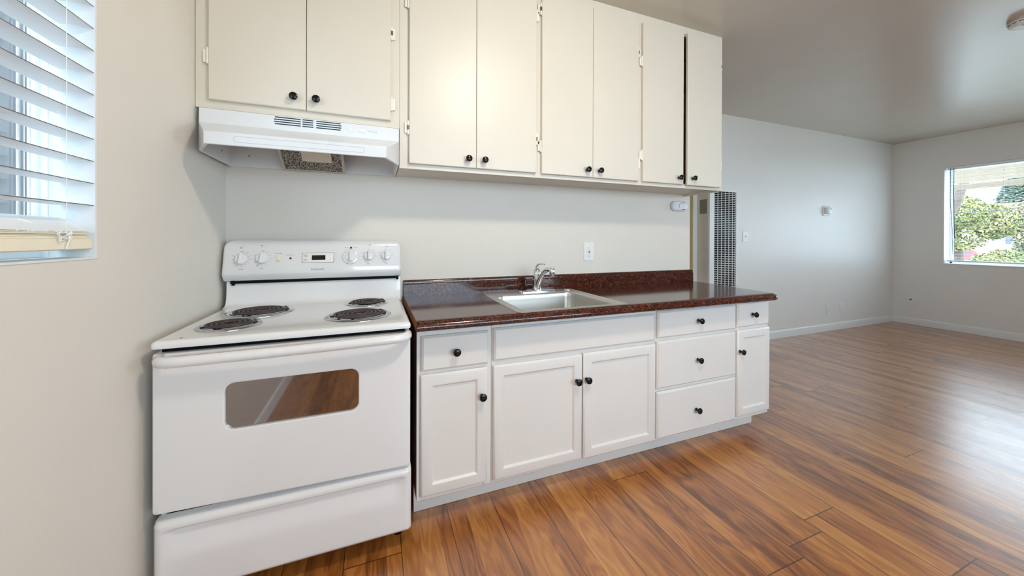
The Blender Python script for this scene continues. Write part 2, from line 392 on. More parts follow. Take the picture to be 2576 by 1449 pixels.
# left window: painted reveal, vinyl frame, panes
mb = MB(); a, b, c, d = W1
mb.box(-.129, -.0005, b-.004, b, c, d); mb.box(-.129, -.0005, a, a+.004, c, d); mb.box(-.129, .002, a, b, c, c+.005); mb.box(-.129, -.0005, a, b, d-.004, d)
win1 = struct('window_1', mb, 'reveal')
mb = MB()
mb.box(-.111, -.090, b-.006, b-.004, c+.005, d-.004); mb.box(-.128, -.104, a+.004, a+.04, c+.005, d-.004)
mb.box(-.128, -.104, a+.004, b-.004, c+.005, c+.045); mb.box(-.128, -.104, a+.004, b-.004, d-.045, d-.004)
for y0, wd in ((-.9395, .006), (-.908, .005), (-1.12, .008), (-1.45, .02), (-1.75, .008)): mb.box(-.1135, -.1105, y0-wd/2, y0+wd/2, c+.04, d-.04)
obj('window_frame', mb, 'vinyl', win1, .002)
obj('pane', MB().box(-.119, -.1155, a+.02, b-.006, c+.03, d-.03), 'glass', win1)

# right window
mb = MB(); a, b, c, d = W2
mb.box(XR-.001, XR+.199, b-.004, b, c, d); mb.box(XR-.001, XR+.199, a, a+.004, c, d); mb.box(XR-.012, XR+.199, a-.0, b, c, c+.012); mb.box(XR-.001, XR+.199, a, b, d-.004, d)
win2 = struct('window_2', mb, 'reveal')
mb = MB()
for y0, y1 in ((a+.004, a+.05), (b-.03, b-.004), ((a+b)/2-.03, (a+b)/2+.03)): mb.box(XR+.165, XR+.195, y0, y1, c+.012, d-.004)
mb.box(XR+.165, XR+.195, a, b, c+.012, c+.05); mb.box(XR+.165, XR+.195, a, b, d-.04, d-.004)
obj('window_frame', mb, 'vinyl', win2, .003)
obj('pane', MB().box(XR+.178, XR+.182, a+.03, b-.02, c+.04, d-.03), 'glass', win2)
# wide window added behind the camera, out of view, for frontal fill light
mb = MB()
for x0, x1 in ((1.0, 1.06), (2.62, 2.68), (4.24, 4.3)): mb.box(x0, x1, YF-.09, YF-.03, .85, 2.25)
mb.box(1.0, 4.3, YF-.09, YF-.03, .85, .91); mb.box(1.0, 4.3, YF-.09, YF-.03, 2.19, 2.25)
added_win = struct('added_window', mb, 'vinyl')
obj('pane', MB().box(1.04, 4.26, YF-.062, YF-.058, .89, 2.21), 'glass', added_win)

# ------------------------------------------------------------------ wall cabinets
UF, UD = -.33, -.35
def wall_unit(label, x0, x1, zb, doors, knobz, hinges, div=None, worn=()):
    t = thing('wall_cabinet', label, 'cabinet', ((x0+x1)/2, 0, zb), 'cream wall cabinets over the counter')
    dx0 = min(q[0] for q in doors); dx1 = max(q[1] for q in doors); dz0 = min(q[2] for q in doors); dz1 = max(q[3] for q in doors)
    mb = MB(); i = .012
    zt = ZC-.001
    mb.box(x0, dx0+i, UF, UF+.02, zb, zt); mb.box(dx1-i, x1, UF, UF+.02, zb, zt)
    mb.box(dx0+i, dx1-i, UF, UF+.02, zb, dz0+i); mb.box(dx0+i, dx1-i, UF, UF+.02, dz1-i, zt)
    obj('face_frame', mb, 'upper', t)
    mb = MB()
    mb.box(x0, x0+.012, UF+.02, -.001, zb+.012, zt); mb.box(x1-.012, x1, UF+.02, -.001, zb+(.012 if x1 < 3 else -.004), zt)
    mb.box(x0+.012, x1-.012, UF+.02, -.001, zb+.012, zb+.026); mb.box(x0+.012, x1-.012, -.012, -.001, zb+.026, zt)
    obj('carcass', mb, 'upper', t)
    for k, (a, b, c, d, yo) in enumerate(doors):
        o = obj('door', slab_front(a, b, c, d, UD-yo, .018, .003), 'upper', t)
        kx = b-.0445 if k == 0 else a+.041
        knob(o, kx, UD-yo, knobz)
        for hz, wn in hinges[k]: hinge(o, (a-.004 if k == 0 else b+.004), UD-yo+.008, hz, (-1 if k == 0 else 1), wn)
    return t
wall_unit('short cream wall cabinet above the white range hood', .002, .8085, 1.7875,
          [(.0507, .4056, 1.820, 2.64, 0), (.4082, .7677, 1.8185, 2.64, 0)], 1.867, [[(2.0, False), (2.5, False)], [(1.90, False), (2.245, True)]])
wall_unit('tall cream wall cabinet beside the range hood, above the left part of the counter', .8095, 1.566, 1.593,
          [(.8543, 1.1975, 1.6165, 2.645, 0), (1.1995, 1.5492, 1.6165, 2.645, 0)], 1.6605, [[(1.795, True), (2.42, False)], [(1.81, True), (2.51, False)]])
wall_unit('middle tall cream wall cabinet above the right half of the sink', 1.5665, 2.287, 1.593,
          [(1.5832, 1.9258, 1.6155, 2.650, 0), (1.9278, 2.2695, 1.6145, 2.641, 0)], 1.6575, [[(1.773, False), (2.555, True)], [(1.73, False), (2.44, True)]])
wall_unit('end cream wall cabinet with one door standing slightly proud, nearest the living room', 2.2875, 3.031, 1.5925,
          [(2.304, 2.6475, 1.6145, 2.636, 0), (2.672, 2.985, 1.611, 2.643, .012)], 1.657, [[(1.785, False), (2.39, False)], [(1.765, False), (2.47, True)]])

# ------------------------------------------------------------------ range hood
def range_hood():
    t = thing('range_hood', 'white range hood under the short cabinet, above the stove', 'range hood', (.41, 0, 1.6))
    x0, x1, a0, a1 = .018, .806, .097, .742
    ym, yl = -.345, -.52; zt, zm, zl, zb = 1.783, 1.720, 1.646, 1.602; zlb = 1.597
    mb = MB(); V = lambda *p: mb.bm.verts.new(p); F = lambda *v: mb.bm.faces.new(v)
    Pb = [V(x0, -.002, zb), V(x0, ym, zb), V(a0, yl, zlb), V(a1, yl, zlb), V(x1, ym, zb), V(x1, -.002, zb)]
    i = .011
    Qb = [V(x0+i, -.012, zb), V(x0+i, ym+.002, zb), V(a0+i, yl+i, zlb), V(a1-i, yl+i, zlb), V(x1-i, ym+.002, zb), V(x1-i, -.012, zb)]
    Qt = [V(x0+i, -.012, 1.708), V(x0+i, ym+.002, 1.700), V(a0+i, yl+i, 1.636), V(a1-i, yl+i, 1.636), V(x1-i, ym+.002, 1.700), V(x1-i, -.012, 1.708)]
    ml, mr, ll, lr = V(x0, ym, zm), V(x1, ym, zm), V(a0, yl, zl), V(a1, yl, zl)
    tl, tr, bl, br = V(x0, ym, zt), V(x1, ym, zt), V(x0, -.002, zt), V(x1, -.002, zt)
    F(Pb[0], Pb[1], ml, tl, bl); F(Pb[1], Pb[2], ll, ml); F(Pb[2], Pb[3], lr, ll); F(Pb[3], Pb[4], mr, lr); F(Pb[4], Pb[5], br, tr, mr)
    F(ml, ll, lr, mr); F(tl, ml, mr, tr); F(bl, tl, tr, br); F(Pb[0], bl, br, Pb[5])
    for k in range(6): F(Pb[k], Pb[(k+1) % 6], Qb[(k+1) % 6], Qb[k])
    for k in range(6): F(Qb[k], Qb[(k+1) % 6], Qt[(k+1) % 6], Qt[k])
    F(Qt[0], Qt[1], Qt[4], Qt[5]); F(Qt[1], Qt[2], Qt[3], Qt[4])
    sh = obj('shell', mb, 'hood', t, .0025)
    # slots
    mb = MB()
    for g0, g1, ins in ((.283, .3845, 0), (.3915, .4345, .0), (.4465, .5495, 0)):
        for k in range(4):
            z = 1.7755 - k*.0098; e = .003 if (k in (0, 3) and g0 < .3) else 0; e2 = .003 if (k in (0, 3) and g1 > .5) else 0
            z -= 0
            mb.box(g0+e, g1-e2, ym-.0007, ym+.003, z-.0024, z+.0022)
    obj('vent_slots', mb, 'slot', t)
    for x, rl in ((.5905, 0), (.639, 1)):
        mb = MB(); mb.loft([[(p, y, q) for p, q in rrect(x-.017+n_, x+.017-n_, 1.7475+n_, 1.7625-n_, .004, 3)] for y, n_ in ((ym+.002, 0), (ym-.003, 0), (ym-.0045, .002))])
        s = obj('rocker_switch', mb, 'plastic', t)
        mb = MB(); mb.box(x+.012, x+.0135, ym-.0052, ym-.004, 1.750, 1.760)
        for k in range(3): mb.box(x-.012+k*.010, x-.008+k*.010, ym-.0006, ym+.001, 1.741, 1.7425)
        obj('switch_marks', mb, 'inkpale', s)
    mb = MB().text('NuTone', .0125, at(.684, ym-.0004, 1.7535)); obj('brand_lettering', mb, 'inkpale', t)
    # embossed oval on the lip
    mb = MB(); pts = rrect(.190, .655, 1.611, 1.6335, .0110, 6)
    mb.tube([(x, yl-.0002, z) for x, z in pts+pts[:1]], .0007, 6); obj('embossed_outline', mb, 'inkpale', t)
    # grease filter and lamp lens
    A, B = Vector((0, -.035, 1.6035)), Vector((0, -.20, 1.706)); d = (B-A); n = Vector((0, -d.z, d.y)).normalized()*-1
    def patch(xa, xb, s0, s1, h0, h1):
        mb = MB(); ring = lambda h: [tuple(A + d*s + n*h + Vector((x, 0, 0))) for x, s in ((xa, s0), (xb, s0), (xb, s1), (xa, s1))]
        mb.loft([ring(h0), ring(h1)]); return mb
    f = obj('grease_filter', patch(.262, .535, .02, .98, 0, -.006), 'filter', t)
    mb = MB()
    for q in ((.255, .265, 0, 1), (.532, .545, 0, 1), (.255, .545, 0, .03), (.255, .545, .97, 1)):
        k = patch(*q, .002, -.008); me = bpy.data.meshes.new('x'); k.bm.to_mesh(me); mb.bm.from_mesh(me); bpy.data.meshes.remove(me); k.bm.free()
    obj('filter_frame', mb, 'filter_frame', f, .001)
    obj('lamp_lens', patch(.352, .488, .40, .99, -.0065, -.014), 'lens', t, .003)
    for T_ in (Matrix.Translation((x0+i, -.14, 1.65)) @ Matrix.Rotation(PI/2, 4, 'Y'), at(.10, -.012, 1.66), Matrix.Translation((x1-i, -.16, 1.65)) @ Matrix.Rotation(-PI/2, 4, 'Y')):
        obj('screw', MB().lathe([(.004, 0), (.003, .002)], T_, 10), 'ink', t)
range_hood()

# ------------------------------------------------------------------ electric range
def stove():
    x0, x1 = .033, .830
    t = thing('electric_range', 'white electric range with four coil burners in the corner beside the counter', 'stove', ((x0+x1)/2, -.38, 0))
    mb = MB(); mb.box(x0+.003, x0+.018, -.66, -.035, .07, .886); mb.box(x1-.018, x1-.003, -.66, -.035, .07, .886)
    mb.box(x0+.018, x1-.018, -.05, -.035, .07, 1.0); mb.box(x0+.018, x1-.018, -.66, -.05, .07, .085)
    mb.box(x0+.018, x1-.018, -.66, -.64, .325, .41); mb.box(x0+.018, x1-.018, -.66, -.64, .81, .885)
    mb.box(x0+.018, .11, -.66, -.64, .41, .81); mb.box(.75, x1-.018, -.66, -.64, .41, .81)
    obj('body', mb, 'enamel', t, .002)
    for x in (.075, .79):
        for y in (-.60, -.1): obj('leg', MB().lathe([(.02, 0), (.02, .01), (.01, .014), (.01, .075)], Matrix.Translation((x, y, 0)), 12), 'dark', t)
    mb = MB(); mb.box(x0+.02, x1-.02, -.695, -.655, .872, .888); obj('vent_gap', mb, 'dark', t)
    # cavity (open box seen through the door glass)
    mb = MB(); X0, X1, Y0, Y1, Z0, Z1 = .11, .75, -.64, -.12, .41, .81
    v = [mb.bm.verts.new((x, y, z)) for x in (X0, X1) for y in (Y0, Y1) for z in (Z0, Z1)]
    for f in ((0, 1, 3, 2), (4, 6, 7, 5), (2, 3, 7, 6), (0, 2, 6, 4), (1, 5, 7, 3)): mb.bm.faces.new([v[i] for i in f])
    obj('oven_cavity', mb, 'cavity', t)
    mb = MB()
    for z in (.675, ):
        mb.tube([(.135, -.615, z), (.725, -.615, z)], .0032, 8); mb.tube([(.135, -.16, z), (.725, -.16, z)], .003, 8)
        for k in range(16): mb.tube([(.14+k*.0387, -.615, z+.003), (.14+k*.0387, -.16, z+.003)], .002, 6)
    mb.tube([(.125, -.60, .60), (.735, -.60, .60)], .002, 6)
    obj('oven_rack', mb, 'wire', t)
    # cooktop with round openings
    BR = [(.183, -.532, .103), (.2157, -.280, .133), (.660, -.200, .105), (.632, -.506, .133)]
    mb = MB(); ring = lambda i, z, r=.012: [(x, y, z) for x, y in rrect(x0+i, x1-i, -.722+i, -.06, r, 5)]
    R = mb.loft([ring(.006, .886), ring(.001, .888), ring(0, .893), ring(0, .902), ring(.003, .908), ring(.009, .912), ring(.018, .9125), ring(.03, .910)], cap1=False)
    circ = lambda x, y, r, z, n=40: [(x + r*math.cos(2*PI*k/n), y + r*math.sin(2*PI*k/n), z) for k in range(n)]
    mb.fill([R[-1]] + [circ(x, y, r-.006, .910) for x, y, r in BR])
    ct = obj('cooktop', mb, 'enamel', t, wn=True)
    # raised bosses pressed round the burners
    mb = MB(); mb.lathe([(.0025, 0), (.004, .0006), (.001, .0008)], Matrix.Translation((.10, -.688, .9117)), 8); obj('chip_mark', mb, 'dark', ct)
    for x, y, r in BR:
        pan = obj('drip_pan', MB().lathe([(r*.2, .885), (r*.55, .888), (r*.80, .9005), (r*.84, .9135), (r*.87, .9155), (r*.95, .9150), (r, .9112), (r, .9102), (r*.9, .9085), (r*.83, .897), (r*.55, .885)], Matrix.Translation((x, y, 0)), 48), 'pan', t)
        mb = MB(); turns = 5 if r > .12 else 4; ri, ro = r*.17, r*.78; pts = []
        for k in range(turns*36+1):
            a = 2*PI*k/36 + .6; q = ri + (ro-ri)*k/(turns*36); pts.append((x + q*math.cos(a), y + q*math.sin(a), .9195))
        q, a = ro, 2*PI*turns + .6
        mb.tube(pts, (ro-ri)/turns*.31, 8, .72)
        for g in (.3, .3+2*PI/3, .3+4*PI/3): mb.tube([(x + ri*.5*math.cos(g), y + ri*.5*math.sin(g), .912), (x + r*.83*math.cos(g), y + r*.83*math.sin(g), .912)], .0035, 6)
        mb.tube([(x+r*.70, y+.012, .918), (x+r*.8, y+.012, .908)], .006, 8)
        obj('burner_coil', mb, 'coil', t)
    # riser and backguard
    gx0, gx1 = .014, .832
    prof = [(-.13, .9095), (-.105, .914), (-.090, .926), (-.082, .948), (-.078, .985), (-.076, 1.03), (-.05, 1.03), (-.05, .905), (-.13, .905)]
    obj('riser', MB().prism_x(prof, .026, .8305), 'enamel', t, .004)
    mb = MB(); mb.box(.045, .82, -.088, -.045, 1.020, 1.038); mb.box(.05, .062, -.0895, -.08, 1.012, 1.036); mb.box(.808, .82, -.0895, -.08, 1.014, 1.036); obj('vent_slit', mb, 'dark', t)
    zb, zt, rc = 1.033, 1.233, .042
    def yf(z): return -.112 + (z-1.065)/.165*.036 if z >= 1.065 else -.112 + (1.065-z)/.032*.022
    zs = [zb, 1.045, 1.060, 1.070, 1.1, 1.14, 1.18, zt-rc] + [zt-rc+rc*math.sin(math.radians(k)) for k in (15, 30, 45, 60, 72, 82, 90)]
    mb = MB(); rings = []
    for z in zs:
        dxx = rc - math.sqrt(max(0, rc*rc - max(0, z-(zt-rc))**2)); a, b = gx0+dxx, gx1-dxx; y = yf(z); e = 0
        if z > zt-.02: y += .018*((z-(zt-.02))/.02)**2
        if z < zb+.004: y += .004
        rings.append([(a, -.03, z), (a, y+.016, z), (a+.002, y+.008, z), (a+.006, y+.003, z), (a+.014, y, z), (b-.014, y, z), (b-.006, y+.003, z), (b-.002, y+.008, z), (b, y+.016, z), (b, -.03, z)])
    mb.loft(rings); bgd = obj('backguard', mb, 'enamel', t, ang=40)
    tilt = math.atan2(.036, .165); ROT = Matrix.Rotation(PI/2-tilt, 4, 'X')
    k_ = .9928
    P = lambda x, z, o=0: (.697+(x-.697)*k_, yf(1.2421-(1.2421-z)*k_)-o, 1.2421-(1.2421-z)*k_)
    F = lambda x, z, o=0: Matrix.Translation(P(x, z, o)) @ ROT
    # control knobs
    def control(x, z, r, skirt, ang=0):
        mb = MB()
        if skirt: mb.lathe([(skirt, 0), (skirt, .003), (skirt*.97, .006), (r*1.05, .009)], F(x, z), 36)
        mb.lathe([(r*1.02, 0), (r, .004), (r*.94, .012), (r*.90, .015), (r*.5, .0165), (.001, .017)], F(x, z), 32)
        mb.box(-r*.2, r*.2, -r*.93, r*.93, .014, .030, F(x, z) @ Matrix.Rotation(ang, 4, 'Z'))
        return obj('control_knob', mb, 'enamel', t, .002)
    KN = [(.0884, 1.1392, .0275, 0, -.12), (.1737, 1.1416, .0275, 0, -.1), (.5743, 1.1434, .0275, .040, 0), (.6657, 1.1475, .0255, 0, 0), (.754, 1.1484, .0255, 0, 0)]
    for x, z, r, sk, a in KN:
        kb = control(x, z, r, sk, a); f = F(x, z); mk = MB()
        if not sk:
            for k in range(10):
                th = math.radians(140 - k*27.5 + 0); R_ = r*1.16
                th = math.radians(55 - k*29)
                c, s = math.cos(th), math.sin(th)
                mk.box(-.0025, .0025, -.0005, .0005, -.0002, .0004, f @ Matrix.Rotation(th, 4, 'Z') @ Matrix.Translation((R_, 0, 0)))
                lab = ('HI', '9', '8', '7', '6', '5', '4', '3', '2', 'LO')[k]
                mk.text(lab, .0056, f @ Matrix.Translation((c*(R_+.0072), s*(R_+.0072), 0)), .0003)
            mk.text('OFF', .0075, f @ Matrix.Translation((0, r+.0085, 0)), .0003)
        else:
            mk.text('OFF', .0075, f @ Matrix.Translation((0, sk+.0035, 0)), .0003)
        obj('dial_markings', mk, 'ink', t)
    for (x, z, lab) in ((.0884, 1.0905, 'Front'), (.1737, 1.0925, 'Rear'), (.6657, 1.1040, 'Rear'), (.754, 1.1060, 'Front'), (.2413, 1.1665, 'Oven Light'), (.2951, 1.1565, 'Burner On'), (.553, 1.1925, 'Oven'), (.600, 1.1925, 'Temp')):
        obj('printed_word', MB().text(lab, .0075 if len(lab) > 5 else .008, F(x, z), .0003), 'ink', t)
    for x, z, q in ((.0884, 1.198, 0), (.1737, 1.2005, 1), (.6657, 1.2035, 2), (.754, 1.2025, 3)):   # little cooktop maps
        mk = MB()
        for k, (dx, dz) in enumerate(((-.005, -.004), (-.005, .004), (.005, .004), (.005, -.004))):
            if k == q: mk.box(-.0026, .0026, -.0026, .0026, 0, .0004, F(x+dx, z+dz))
            else:
                for a in range(8): mk.box(.0018, .0022, -.0006, .0006, 0, .0003, F(x+dx, z+dz) @ Matrix.Rotation(a*PI/4, 4, 'Z'))
        obj('burner_symbol', mk, 'ink', t)
    mk = MB(); f = F(.5743, 1.1434, .0065)
    for k, lab in enumerate(('200', '250', '300', '350', '400', '450', '500', 'BROIL')):
        th = math.radians(30 - k*36); mk.text(lab, .0058, f @ Matrix.Translation((.034*math.cos(th), .034*math.sin(th), 0)) @ Matrix.Rotation(th+PI/2+(PI if math.sin(th) > 0 else 0), 4, 'Z'), .0003)
    obj('temperature_scale', mk, 'ink', t)
    mk = MB().text('Hotpoint', .0165, F(.419, 1.0822, .0002)); tag(obj('brand_lettering', mk, 'ink', t), 'grey lettering reading Hotpoint')
    # clock
    pl = lambda xa, xb, za, zb_, r, o0, o1, ins: [[F((xa+xb)/2, (za+zb_)/2) @ Vector((p, q, h)) for p, q in rrect(-(xb-xa)/2+i, (xb-xa)/2-i, -(zb_-za)/2+i, (zb_-za)/2-i, r, 4)] for h, i in ((o0, 0), (o1, 0), (o1+.001, ins))]
    mb = MB(); mb.loft(pl(.346, .494, 1.1145, 1.1675, .006, -.002, .0006, .001)); obj('clock_outline', mb, 'ink', t)
    mb = MB(); mb.loft(pl(.348, .492, 1.1162, 1.166, .006, -.002, .0016, .002)); pn = obj('clock_panel', mb, 'bezel', t)
    mb = MB(); mb.loft(pl(.391, .4535, 1.129, 1.1535, .002, .001, .0028, .0005)); obj('clock_display', mb, 'display', pn)
    for lab, sz, x, z in (('Start/\nTimer', .0062, .364, 1.152), ('Clock', .0065, .362, 1.131), ('+', .011, .478, 1.154), ('-', .014, .478, 1.133)): obj('button_mark', MB().text(lab, sz, F(x, z, .003)), 'ink', pn)
    mb = MB(); mb.loft(pl(.229, .2525, 1.1235, 1.1565, .002, -.001, .002, .001)); sw = obj('oven_light_switch', mb, 'rocker', t)
    mb = MB(); mb.box(-.0062, .0062, -.011, .011, .002, .006, F(.241, 1.140) @ Matrix.Rotation(.12, 4, 'X')); obj('rocker', mb, 'rocker', sw, .0008)
    mb = MB(); mb.box(-.0062, .0062, -.013, -.011, .002, .0035, F(.241, 1.140)); obj('rocker_gap', mb, 'inkdark', sw)
    for x, z in ((.2951, 1.1396), (.576, 1.1928)): obj('indicator_light', MB().lathe([(.0052, -.001), (.0052, .002), (.003, .004), (.001, .0045)], F(x, z), 16), 'red', t)
    # oven door
    mb = MB(); yo = -.71
    def outl(i): 
        q = rrect(x0+i, x1-i, .334+i, .871-i, .010, 4)
        return [(x, z + (.018*max(0, (x1-x)/(x1-x0)) if z < .5 else 0)) for x, z in q]
    hole = lambda i: rrect(.2237-i, .6395+i, .5905-i, .7490+i, .030, 6)
    L3 = lambda pts, y: [(x, y, z) for x, z in pts]
    Ra = mb.loft([L3(outl(.002), yo+.046), L3(outl(0), yo+.040), L3(outl(0), yo+.007), L3(outl(.003), yo+.002), L3(outl(.009), yo)], cap0=False, cap1=False)
    Rb = mb.loft([L3(hole(.006), yo), L3(hole(.001), yo+.003), L3(hole(0), yo+.008), L3(hole(0), yo+.046)], cap0=False, cap1=False)
    mb.fill([Ra[-1], Rb[0]]); mb.fill([Ra[0], Rb[-1]])
    dr = obj('oven_door', mb, 'enamel', t, wn=True)
    mb = MB(); mb.loft([L3(rrect(.220, .643, .587, .7525, .028, 6), y) for y in (yo+.012, yo+.016)]); tag(obj('window_glass', mb, 'oven_glass', dr), 'dark reflective oven window')
    zl, zr = .8525, .861; n = 20; pts = [(.058, -.700, zl), (.060, -.728, zl), (.070, -.746, zl), (.090, -.757, zl)]
    pts += [(.09+(.79-.09)*k/n, -.760-.006*math.sin(PI*k/n), zl+(zr-zl)*k/n) for k in range(1, n)] + [(.79, -.757, zr), (.806, -.746, zr), (.8155, -.728, zr), (.8175, -.700, zr)]
    obj('handle', MB().tube(pts, .0175, 14, 1.0), 'enamel', dr)
    # storage drawer with a scooped grip
    mb = MB(); nx, nz = 70, 44; xa, xb, za, zb_ = .034, .834, .0714, .3225; rows = []
    def sm(a, b, x): q = max(0, min(1, (x-a)/(b-a))); return q*q*(3-2*q)
    for j in range(nz+1):
        z = za + (zb_-za)*j/nz; row = []
        for i in range(nx+1):
            x = xa + (xb-xa)*i/nx; ed = min(x-xa, xb-x); ez = min(z-za, zb_-z)
            y = -.708 + .010*(1-sm(0, .012, ed))+.010*(1-sm(0, .013, ez))
            lim = .288 if True else 0
            y += .013*sm(.05, .10, x)*(1-sm(.775, .82, x))*(1-sm(lim, lim+.007, z))*sm(.19, lim-.01, z)
            row.append((x, y, z))
        rows.append(row)
    R = mb.loft(rows, closed=False, cap0=False, cap1=False)
    bd = [r[0] for r in R] + R[-1][1:] + [r[-1] for r in R[::-1]][1:] + R[0][::-1][1:-1]
    bk = [mb.bm.verts.new((v.co.x, -.662, v.co.z)) for v in bd]
    for k in range(len(bd)): j = (k+1) % len(bd); mb.bm.faces.new((bd[k], bd[j], bk[j], bk[k]))
    mb.bm.faces.new(bk)
    obj('storage_drawer', mb, 'enamel', t, ang=60)
stove()

# ------------------------------------------------------------------ base cabinets
BF, BD = -.62, -.64
ZT = .8645
def base_unit(label, x0, x1, fronts, side=False, right_end=False):
    t = thing('base_cabinet', label, 'cabinet', ((x0+x1)/2, -.3, 0), 'white base cabinets under the counter')
    mb = MB(); mb.box(x0+.0005, x0+.035, BF, BF+.02, .118, ZT); mb.box(x1-.035, x1-.0005, BF, BF+.02, .118, ZT)
    mb.box(x0+.035, x1-.035, BF, BF+.02, .118, .155); mb.box(x0+.035, x1-.035, BF, BF+.02, .815, ZT)
    zs = sorted(set(q[4] for q in fronts if q[4] < .75))
    for z_ in [q for i_, q in enumerate(zs) if i_ == len(zs)-1 or zs[i_+1]-q > .06]: mb.box(x0+.035, x1-.035, BF, BF+.02, z_-.014, z_+.032)
    obj('face_frame', mb, 'base', t, .0015)
    if side:
        tag(obj('side_panel', MB().box(x0+.0005, x0+.012, -.502, -.001, 0, .118).box(x0+.0005, x0+.012, BF+.02, -.001, .118, ZT), 'brown_panel', t), 'unpainted dark brown side panel')
    mb = MB()
    if not side: mb.box(x0+.0005, x0+.012, BF+.02, -.001, .118, ZT)
    mb.box(x1-.012, x1-.0005, BF+.02, -.001, .118 if not right_end else .118, ZT); mb.box(x0+.012, x1-.012, BF+.02, -.001, .118, .13); mb.box(x0+.012, x1-.012, -.012, -.001, .13, ZT)
    if right_end: mb.box(x1-.012, x1-.0005, -.50, -.001, 0, .118)
    obj('carcass', mb, 'base', t)
    for kind, a, b, c, d, k in fronts:
        if kind == 'door': o = obj('door', shaker(a, b, c, d, BD, .0195, .047), 'base', t)
        else: o = obj('drawer' if kind == 'drawer' else 'false_front', slab_front(a, b, c, d, BD, .0195, .009), 'base', t)
        if k: knob(o, k[0], BD, k[1])
    return t
base_unit('narrow white base cabinet next to the stove, one drawer over one door', .8635, 1.1968,
          [('drawer', .8815, 1.1785, .676, .826, (1.0284, .751)), ('door', .8785, 1.1742, .140, .660, (1.146, .5376))], side=True)
base_unit('wide white sink base cabinet with two doors below the sink', 1.1972, 2.1525,
          [('false', 1.2046, 2.1388, .683, .833, None), ('door', 1.2030, 1.6738, .134, .660, (1.6381, .534)), ('door', 1.6795, 2.1445, .1285, .664, (1.6952, .535))])
base_unit('white base cabinet with a stack of three drawers', 2.153, 2.7785,
          [('drawer', 2.160, 2.7705, .6915, .842, (2.4559, .771)), ('drawer', 2.155, 2.7712, .4105, .6732, (2.4511, .5435)), ('drawer', 2.1555, 2.770, .133, .3925, (2.4405, .2554))])
base_unit('slim white base cabinet at the right end of the counter', 2.779, 3.088,
          [('drawer', 2.785, 3.072, .697, .849, (2.9135, .7734)), ('door', 2.786, 3.0815, .143, .679, (2.8016, .5516))], right_end=True)
mb = MB(); mb.box(.862, 3.085, -.518, -.503, .0005, .117); tag(obj('toe_kick_board', mb, 'base', None, .0015), 'long white toe kick board along the floor under the base cabinets', 'toe kick')

# ------------------------------------------------------------------ countertop, sink, faucet
CT = .908
def countertop():
    t = thing('countertop', 'dark red speckled laminate countertop with low backsplash over the base cabinets', 'countertop', (1.98, -.36, .866))
    x0, yfr = .8535, -.722
    def outline(i):
        pts = [(x0, -.0015), (x0, yfr+i)]
        rc = .055; cx, cy = 3.062-rc-.0, yfr+rc
        for k in range(9):
            a = math.radians(-90 + 80*k/8); pts.append((cx + (rc-i)*math.cos(a), cy + (rc-i)*math.sin(a)))
        pts += [(3.128-i, -.0015)]
        return pts
    prof = [(.02, .866), (.006, .868), (.001, .874), (0, .881), (.001, .889), (.006, .896), (.012, .9015), (.020, .9055), (.030, .9075), (.042, CT)]
    mb = MB(); R = mb.loft([[(x, y, z) for x, y in outline(i)] for i, z in prof], cap0=False, cap1=False)
    mb.fill([R[-1], [(x, y, CT) for x, y in rrect(1.325, 1.895, -.675, -.115, .02, 3)]])
    top = obj('worktop', mb, 'granite', t, ang=50, wn=True)
    tag(obj('end_strip', MB().box(x0-.0006, x0+.002, -.700, -.002, .868, CT-.002), 'raw_edge', t), 'bare brown end of the worktop')
    pr = [(-.0015, CT-.002), (-.021, CT-.002), (-.021, .971), (-.0205, .974), (-.0175, .976), (-.0175, .985), (-.0155, .992), (-.011, .9965), (-.0015, .998)]
    obj('backsplash', MB().prism_x(pr, x0, 3.106), 'granite', t, ang=50, wn=True)
    mb = MB(); mb.tube([(x0+.001, -.0212, .9725), (3.105, -.0212, .9725)], .0007, 6); obj('backsplash_bead', mb, 'granite', t)
countertop()

def sink():
    t = thing('kitchen_sink', 'stainless steel drop-in sink set in the dark countertop', 'sink', (1.61, -.4, CT-.17))
    mb = MB(); L = lambda q, z: [(x, y, z) for x, y in q]
    rr = lambda i, r: rrect(1.302+i, 1.918-i, -.700+i, -.088-i, r, 8)
    bs = lambda i, r, f=0: rrect(1.350+i, 1.858-i, -.652+i+f, -.212-i, r, 8)
    mb.loft([L(rr(.004, .018), CT-.004), L(rr(0, .02), CT+.0005), L(rr(.003, .02), CT+.0035), L(rr(.008, .02), CT+.004), L(rr(.018, .02), CT+.002),
             L(bs(-.008, .06), CT+.0015), L(bs(-.002, .056), CT-.001), L(bs(.002, .052), CT-.008), L(bs(.003, .05, .004), CT-.030), L(bs(.004, .05, .055), CT-.047), L(bs(.012, .05, .050), CT-.135), L(bs(.028, .05, .036), CT-.158), L(bs(.05, .05, .03), CT-.166), L(bs(.15, .03, .01), CT-.169)], cap0=False)
    obj('basin', mb, 'steel', t, ang=50, wn=True)
    obj('drain', MB().lathe([(.044, CT-.1695), (.044, CT-.166), (.038, CT-.165), (.03, CT-.168), (.001, CT-.1685)], Matrix.Translation((1.604, -.43, 0)), 24), 'chrome', t)
    obj('hole_cover', MB().lathe([(.023, CT+.001), (.023, CT+.004), (.018, CT+.007), (.001, CT+.008)], Matrix.Translation((1.868, -.145, 0)), 24), 'chrome', t)
sink()

